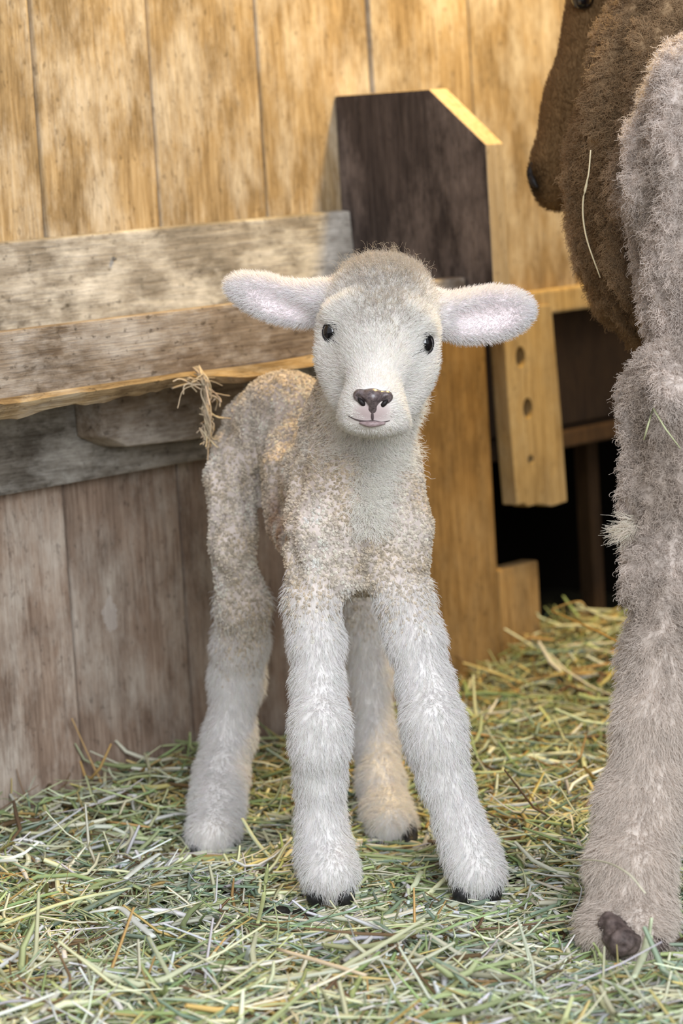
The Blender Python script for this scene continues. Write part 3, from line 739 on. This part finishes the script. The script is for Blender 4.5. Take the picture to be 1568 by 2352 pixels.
tubemesh('philtrum', [onface(855, 944), onface(855, 956), onface(856, 968)], px(3.2, nd), M['mouth'], lamb)
tubemesh('mouth_line', [onface(799, 955), onface(818, 964), onface(840, 968), onface(857, 967), onface(876, 970), onface(895, 966)], px(2.4, nd), M['mouth'], lamb)
tubemesh('lower_lip', [onface(826, 971, .001), onface(845, 974, .0015), onface(860, 974, .0015), onface(884, 972, .001)], px(8, nd), M['lip'], lamb, flat=.9, label='pinkish lower lip')
for rm, tr in zip(rims, tears):
    tubemesh('eyelid', rm, .0011, M['lid'], lamb, n=40, taper=(1, 1))
    tubemesh('tear_corner', tr, .0014, M['lid'], lamb, taper=(1, 1, .7, .3))
# hooves: two claws each
def hooves(parent, foot, scale=1.0, mat=None):
    """foot: list of (x, y, depth) claw centres, mesh with two claws"""
    h = SDF()
    for (x, y, d, r, tilt) in foot:
        c = P(x, y, d); h.cap(c + np.array([0, .010, .006]), c + np.array([tilt * .003, -.004, -.005]) * scale, px(r, d), px(r * .8, d), .003)
    v_, q_ = h.mesh(.0012 * scale); v_[:, 2] = np.maximum(v_[:, 2], .0015)
    mesh_obj('hoof', v_, q_, mat or M['hoof'], parent)
hooves(lamb, [(733, 2042, 2.346, 29, -1), (783, 2043, 2.346, 29, 1)])
hooves(lamb, [(1068, 2036, 2.331, 29, -1), (1120, 2037, 2.331, 29, 1)])
hooves(lamb, [(462, 1944, 2.545, 31, -1), (515, 1945, 2.545, 29, 1)])
hooves(lamb, [(880, 1922, 2.552, 28, -1), (930, 1924, 2.546, 30, 1)])

# fur: flow field per vertex
down = np.array([0, 0, -1.])
nose_p = P(856, 935, 2.262)
fl_face = nrm(V - nose_p) * .9 + np.array([0, .3, .0])
ear_dir = np.where((X_ > 868)[:, None], RT, -RT)
flow = (R_['leg'] + R_['wool'] + R_['hwool'])[:, None] * down + R_['neck'][:, None] * (down + np.array([0, -.2, 0])) + (R_['face'] + R_['crown'])[:, None] * fl_face + R_['ear'][:, None] * (ear_dir + UP * .1)
nose_d = np.sqrt((X_ - 856) ** 2 + ((Y_ - 922) * 1.1) ** 2)
bare = np.clip((nose_d - 36) / 6, 0, 1)
bare = np.where((np.abs(X_ - 850) < 50) & (np.abs(Y_ - (967 - ((X_ - 852) / 50) ** 2 * 6)) < 7) & (V[:, 1] < 2.32), 0, bare)
for e_ in EYES:
    q = np.linalg.norm((V - e_) * np.array([1.1, .8, 1.]), axis=1); bare = bare * np.clip((q - .0086) / .0015, 0, 1)
frontness = np.clip(-(N @ FW), 0, 1)
# inner ear shows pink skin: thinner fur there
earin = R_['ear'] * np.clip(-(N @ FW) - .2, 0, 1) * 1.2
din = np.minimum(np.abs(SDF.d1([q for q in L.pr if q['cut']][0], V)), np.abs(SDF.d1([q for q in L.pr if q['cut']][1], V)))
inner = np.clip(1 - din / .003, 0, 1) * R_['ear']
ex = dict(flank_tint=flank_tint, flow=flow, face=R_['face'], crown=R_['crown'], ear=R_['ear'], leg=R_['leg'], wool=R_['wool'] + R_['hwool'], hw=R_['hwool'], neck=R_['neck'], bare=bare, inner=inner)
def shade(n, c, var=.12, sat=.02): return np.clip(np.array(c)[None] * rng.uniform(1 - var, 1 + var * .6, (n, 1)) * (1 + rng.normal(0, sat, (n, 3))), 0, .95)
taper5 = np.array([1, .95, .8, .55, .2])
# legs: silky white hair
wgt = R_['leg'] + .25 * R_['hwool']
p, n_, e = sample(V, Q, N, 60000, wgt, ex)
ll = rng.uniform(.005, .0105, len(p)); 
pp = strands(p, n_, e['flow'], ll, rng.uniform(.75, .98, len(p)), curl=.0005, jit=.22)
pp[..., 2] = np.maximum(pp[..., 2], .003)
hair('leg_fur', pp, .00017 * taper5, shade(len(p), white), M['fur'], lamb)
# face: short
p, n_, e = sample(V, Q, N, 60000, (R_['face'] * (1 + 1.2 * np.clip((2.345 - V[:, 1]) / .02, 0, 1)) + .3 * R_['crown']) * bare, ex)
ll = rng.uniform(.0035, .0072, len(p)) * (.55 + .45 * e['bare'])
mzl = np.clip(np.linalg.norm(p - nose_p, axis=1) / .05, .6, 1.); ll = ll * mzl * np.where((np.abs(projv(p)[0] - 853) < 40) & (projv(p)[1] > 935) & (projv(p)[1] < 985), .5, 1.)
hair('face_fur', strands(p, n_, e['flow'], ll, rng.uniform(.74, 1.02, len(p)), jit=.28), .00015 * taper5, shade(len(p), (.88, .85, .81), .16), M['fur'], lamb)
# crown: grey beige curly top
cw = R_['crown'] + .5 * np.exp(-(((X_ - 880) / 62) ** 2 + ((Y_ - 690) / 62) ** 2)) * R_['face']
p, n_, e = sample(V, Q, N, 9000, cw, ex)
cc = shade(len(p), (.50, .455, .41), .25); 
hair('crown_wool', strands(p, n_, e['flow'] + np.array([0, 0, .6]), rng.uniform(.004, .009, len(p)), rng.uniform(.2, .8, len(p)), K=7, curl=.0016, jit=.8), .00016 * np.linspace(1, .3, 7), cc, M['fur'], lamb)
top = np.clip((645 - Y_) / 20, 0, 1) * R_['crown']
p, n_, e = sample(V, Q, N, 160, top, ex)
hair('crown_wisps', strands(p, n_, e['flow'], rng.uniform(.008, .016, len(p)), rng.uniform(.0, .5, len(p)), K=9, curl=.003, jit=1.), .00010 * np.linspace(1, .4, 9), shade(len(p), (.55, .47, .38)), M['fur'], lamb)
# ears
p, n_, e = sample(V, Q, N, 30000, R_['ear'] * (1 - .55 * inner), ex)
hair('ear_fur', strands(p, n_, e['flow'], rng.uniform(.0035, .0075, len(p)) * (1 - .4 * e['inner']), rng.uniform(.35, .9, len(p)), jit=.45), .00014 * taper5, shade(len(p), (.88, .85, .85)), M['fur'], lamb)
# wool: thousands of tight curls with creamy tips
p, n_, e = sample(V, Q, N, 44000, R_['wool'] + .7 * R_['hwool'] + .4 * R_['neck'] + .12 * R_['crown'], ex)
r_ = rng.uniform(.0006, .0013, len(p)) * (1 - .35 * e['crown']); tone = np.clip(.5 + .5 * fbm(p * 45, 40), 0, 1)
cc = (np.array([.74, .63, .48])[None] * (1 - tone[:, None]) + np.array([1.0, .94, .87])[None] * tone[:, None]) * rng.uniform(.62, 1.1, (len(p), 1))
cc = cc * (1 - .7 * e['flank_tint'][:, None] * np.array([.5, .8, 1.]))
hair('wool_curls', curls(p, n_, r_, r_ * 2.6, 6, 1.4), .00014 * np.linspace(1, .6, 9), np.repeat(np.clip(cc, 0, .92), 6, 0), M['fur'], lamb)
# soft white chest and throat hair
nk = .6 * R_['neck'] + R_['wool'] * np.exp(-((X_ - (868 - .10 * (Y_ - 1010))) / 30) ** 2) * np.clip((1240 - Y_) / 90, 0, 1) * np.clip((Y_ - 960) / 30, 0, 1) * np.clip((2.43 - V[:, 1]) / .02, 0, 1) * 1.2
p, n_, e = sample(V, Q, N, 11000, nk, ex)
hair('throat_fur', strands(p, n_, e['flow'], rng.uniform(.006, .013, len(p)), rng.uniform(.25, .85, len(p)), curl=.0012, jit=.5), .00017 * taper5, shade(len(p), (.95, .91, .85), .12), M['fur'], lamb)

# ------------------------------------------------------------------ the ewe
EW = SDF()
def ec(a, b, k=.03, reg='wool'): EW.cap(P(*a[:3]), P(*b[:3]), px(a[3], a[2]), px(b[3], b[2]), k, reg)
leg = [(1455, 2085, 2.165, 72), (1453, 1995, 2.18, 80), (1476, 1850, 2.2, 78), (1508, 1650, 2.21, 74), (1518, 1500, 2.22, 80)]
for i in range(4): ec(leg[i], leg[i + 1], .02, 'shank')
up_ = [(1516, 1500, 2.22, 70), (1530, 1330, 2.23, 82), (1545, 1130, 2.24, 98), (1580, 940, 2.265, 160)]
for i in range(3): ec(up_[i], up_[i + 1], .02)
EW.ell(P(1415, 2135, 2.165), (px(82, 2.165), .04, px(62, 2.165)), None, .02, 'shank')
EW.ell(P(1490, 2130, 2.165), (px(45, 2.165), .04, px(62, 2.165)), None, .02, 'shank')
EW.ell(P(1670, 500, 2.33), (px(225, 2.33), .09, px(450, 2.33)), None, .02, 'wool')
EW.ell(P(1545, 430, 2.49), (px(238, 2.49), .14, px(395, 2.49)), None, .02, 'brown')  # brown region paints the shaded, warm-lit side of her chest into the wool
ec((1560, 180, 2.49, 195), (1600, -100, 2.52, 140), .02, 'brown')
# trunk running away to the right, out of the picture
sh = P(1600, 350, 2.45); back_dir = nrm(np.array([.88, -.47, 0.]))
EW.cap(sh + np.array([0.17, .04, .0]), sh + back_dir * .62 + np.array([.12, .05, .0]), .17, .19, .04, 'wool')
def goff(p): return np.array([p[0], p[1], 0.])
for off in (np.array([.20, .24, 0]), back_dir * .62 + np.array([-.02, -.10, 0]), back_dir * .62 + np.array([.16, .18, 0])):
    hp = sh + off; EW.cap(hp + np.array([0, 0, -.02]), np.array([hp[0], hp[1], .28]), .085, .045, .05, 'wool'); EW.cap(np.array([hp[0], hp[1], .28]), np.array([hp[0], hp[1] - .02, .03]), .033, .030, .02, 'shank')
# neck and lowered head
ec((1600, -100, 2.54, 140), (1500, -260, 2.66, 110), .02)
ec((1470, -240, 2.68, 100), (1420, -60, 2.70, 104), .01, 'eface')
ec((1408, -20, 2.70, 100), (1335, 250, 2.70, 70), .01, 'eface')
ec((1335, 230, 2.69, 78), (1272, 395, 2.69, 54), .02, 'eface')
ec((1290, 380, 2.69, 55), (1278, 440, 2.69, 44), .015, 'eface')
EW.ell(P(1215, 405, 2.665), (.0055, .02, .010), None, .004, None, True)
EW.cap(P(1222, 437, 2.66), P(1290, 425, 2.63), .0035, .0035, .003, None, True)
ve, qe = EW.mesh(.0042)
ne = vnormals(ve, qe); re_ = regions(EW, ve, ['wool', 'shank', 'eface', 'brown'], .008); shade_brn = re_['brown']; re_['wool'] = re_['wool'] + shade_brn
xe, ye = projv(ve)
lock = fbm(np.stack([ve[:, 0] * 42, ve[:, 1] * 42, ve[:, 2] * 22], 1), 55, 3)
rid = 1 - np.abs(vnoise(np.stack([ve[:, 0] * 75, ve[:, 1] * 75, ve[:, 2] * 30], 1), 60)) * 2
ve = ve + ne * (re_['wool'] * (lock * .0065 + rid * .0025 - .004))[:, None] + ne * (re_['shank'] * fbm(ve * 35, 61) * .003)[:, None]
ne = vnormals(ve, qe)
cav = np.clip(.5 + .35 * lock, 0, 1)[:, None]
cb = (re_['wool'] - shade_brn)[:, None] * (np.array([.26, .20, .15]) * (1 - cav) + np.array([.70, .62, .57]) * cav) + shade_brn[:, None] * (np.array([.10, .055, .022]) * (1 - cav) + np.array([.38, .26, .15]) * cav) + re_['shank'][:, None] * np.array([.64, .565, .505]) + re_['eface'][:, None] * np.array([.20, .12, .055])
nos = np.exp(-(((xe - 1228) / 26) ** 2 + ((ye - 425) / 45) ** 2)) * re_['eface']; cb = cb * (1 - .85 * nos[:, None])
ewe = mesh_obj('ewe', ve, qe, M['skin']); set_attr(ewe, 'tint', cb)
tag(ewe, 'large grey brown woolly ewe at the right, cropped to her foreleg, chest and dark muzzle', 'sheep')
bb = bmesh.new(); bmesh.ops.create_uvsphere(bb, u_segments=24, v_segments=16, radius=.010); me = bpy.data.meshes.new('eye'); bb.to_mesh(me); bb.free(); me.materials.append(M['eye'])
o = bpy.data.objects.new('eye', me); o.location = P(1338, -4, 2.668); link(o, ewe)
def onewe_sdf(x, y):
    ds = np.linspace(2.5, 2.8, 400); f = EW.ev(np.array([P(x, y, d) for d in ds])); return P(x, y, ds[int(np.argmax(f < 0))] if (f < 0).any() else 2.69)
tubemesh('nostril', [onewe_sdf(1222, 372), onewe_sdf(1219, 395), onewe_sdf(1226, 418), onewe_sdf(1236, 432)], .0042, M['dark_nostril'], ewe, label='dark nostril')
# heel bulbs and claws seen from behind
hb = SDF(); hb.cap(P(1404, 2122, 2.134), P(1428, 2160, 2.117), px(28, 2.1), px(38, 2.1), .008); hb.cap(P(1508, 2145, 2.142), P(1505, 2170, 2.130), px(24, 2.1), px(30, 2.1), .008)
hv, hq = hb.mesh(.0016); hv = hv + vnormals(hv, hq) * (fbm(hv * 130, 91) * .0022)[:, None]; o = mesh_obj('heel_bulbs', hv, hq, mottled('heel horn', (.05, .035, .032), (.16, .12, .11), 130, .6, .002), ewe); o['label'] = 'dark horny heel pads'
hooves(ewe, [(1395, 2178, 2.17, 44, -1), (1490, 2182, 2.17, 44, 1)], 2.2)
exe = dict(w=re_['wool'], s=re_['shank'], f=re_['eface'], c=cb)
wave = np.linspace(0, 1, 7)
vis = (xe > 1150) & (xe < 1750) & (ye > -300) & (ye < 2400)
# clumped wool locks hanging down
p, n_, e = sample(ve, qe, ne, 32000, re_['wool'] * (.06 + vis), exe)
per = 9; p2 = np.repeat(p, per, 0) + rng.normal(0, .0016, (len(p) * per, 3)); n2 = np.repeat(n_, per, 0)
ln = np.repeat(rng.uniform(.004, .011, len(p)), per) * rng.uniform(.8, 1.1, len(p) * per)
fl2 = np.repeat(np.array([0, 0, -1.]) + rng.normal(0, .8, (len(p), 3)), per, 0)
pp = strands(p2, n2, fl2, ln, np.repeat(rng.uniform(.6, 1.0, len(p)), per), K=7, curl=.0016, jit=.2)
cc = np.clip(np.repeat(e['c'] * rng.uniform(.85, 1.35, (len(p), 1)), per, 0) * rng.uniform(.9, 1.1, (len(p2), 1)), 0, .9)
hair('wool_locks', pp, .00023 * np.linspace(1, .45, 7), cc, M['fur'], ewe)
p, n_, e = sample(ve, qe, ne, 32000, re_['shank'] * (.05 + vis), exe)
pp = strands(p, n_, np.repeat(down[None], len(p), 0), rng.uniform(.006, .013, len(p)), rng.uniform(.6, .9, len(p)), curl=.0008, jit=.3); pp[..., 2] = np.maximum(pp[..., 2], .004)
hair('shank_fur', pp, .00020 * taper5, np.clip(e['c'] * rng.uniform(.8, 1.35, (len(p), 1)), 0, .9), M['fur'], ewe)
p, n_, e = sample(ve, qe, ne, 32000, re_['eface'] * vis, exe)
hair('muzzle_fur', strands(p, n_, np.repeat(np.array([[.3, 0, 1.]]), len(p), 0), rng.uniform(.003, .006, len(p)), rng.uniform(.7, .95, len(p))), .00018 * taper5, np.clip(e['c'] * rng.uniform(.8, 1.25, (len(p), 1)), 0, .9), M['fur'], ewe)

def onewe(x, y, lift=.004):
    q = np.hypot(xe - x, ye - y); m = q < 14
    d = ve[m, 1].min() if m.any() else 2.3
    return P(x, y, d - lift)
# ewe-borne straw
stalk('straw', [onewe(1356, 345, .012), onewe(1351, 400, .012), onewe(1338, 470, .014), onewe(1346, 545, .014), onewe(1378, 638, .012)], .0012, (.85, .74, .50), 'long pale straw caught on the ewe chest wool', 'straw')
stalk('blade', [onewe(1478, 1010, .012), onewe(1488, 975, .014), onewe(1500, 938, .016), onewe(1528, 985, .014), onewe(1562, 1030, .012)], .0017, (.58, .60, .36), 'folded green blade caught on the ewe upper foreleg', 'hay blade', flat=.4, sm=False)
# pale wool tuft sticking out of the leg wool is part of the ewe
p0 = onewe(1440, 1215, 0); tp = p0[None] + np.array([[.006, 0, 0]]) + rng.normal(0, 1, (420, 3)) * np.array([[.004, .004, .0032]]); 
hair('wool_tuft', strands(tp, nrm(np.array([[-1., -.25, .1]]) + rng.normal(0, .35, (420, 3))), np.repeat(np.array([[0, 0, -1.]]), 420, 0), rng.uniform(.004, .024, 420), rng.uniform(0, .5, 420), K=7, curl=.002, jit=.5), .0002 * np.linspace(1, .4, 7), shade(420, (.75, .68, .58)), M['fur'], ewe)

# ------------------------------------------------------------------ frayed twine on the trough lip
def twp(x, y, t=.185):
    s_, z_ = wall_pt(x, y, t); return wl(s_, t, z_)
fib = []
main = [twp(452, 848, .165), twp(466, 872), twp(476, 905), twp(472, 945), twp(482, 985), twp(474, 1018)]
for k in range(46):
    q = np.array(main) + rng.normal(0, .0022, (6, 3)) * np.array([.6, .8, .8, .8, 1.0, 1.5])[:, None]; fib.append(smooth_path(q[:rng.integers(3, 7)], 14))
for k in range(40):
    c = [(430, 868), (468, 868), (500, 905), (486, 955), (476, 1005)][rng.integers(5)]; a = twp(*c); d = rng.normal(0, 1, 3) * .009; d[2] = -abs(d[2])
    fib.append(smooth_path([twp(467 + rng.normal(0, 5), c[1] * .8 + 180 + rng.normal(0, 8)), a + d * .4, a + d], 14))
fib = np.array(fib); tv, tq = tubes(fib, np.full(fib.shape[:2], .00055) * rng.uniform(.5, 1.5, (len(fib), 1)), 4)
o = mesh_obj('twine', tv, tq, M['twine']); set_attr(o, 'tint', np.repeat(shade(len(fib), (.68, .56, .40), .3), 14 * 4, 0))
tag(o, 'frayed pale twine knotted round the trough lip and hanging down', 'twine')
for k, (a, b_, lab) in enumerate((((395, 892), (440, 880), 'small dark splinter sticking out left of the frayed twine'),)):
    stalk('splinter', [twp(*a, .17), twp((a[0] + b_[0]) / 2, (a[1] + b_[1]) / 2 - 1, .17), twp(*b_, .168)], .0016, (.36, .28, .20), lab, 'splinter')
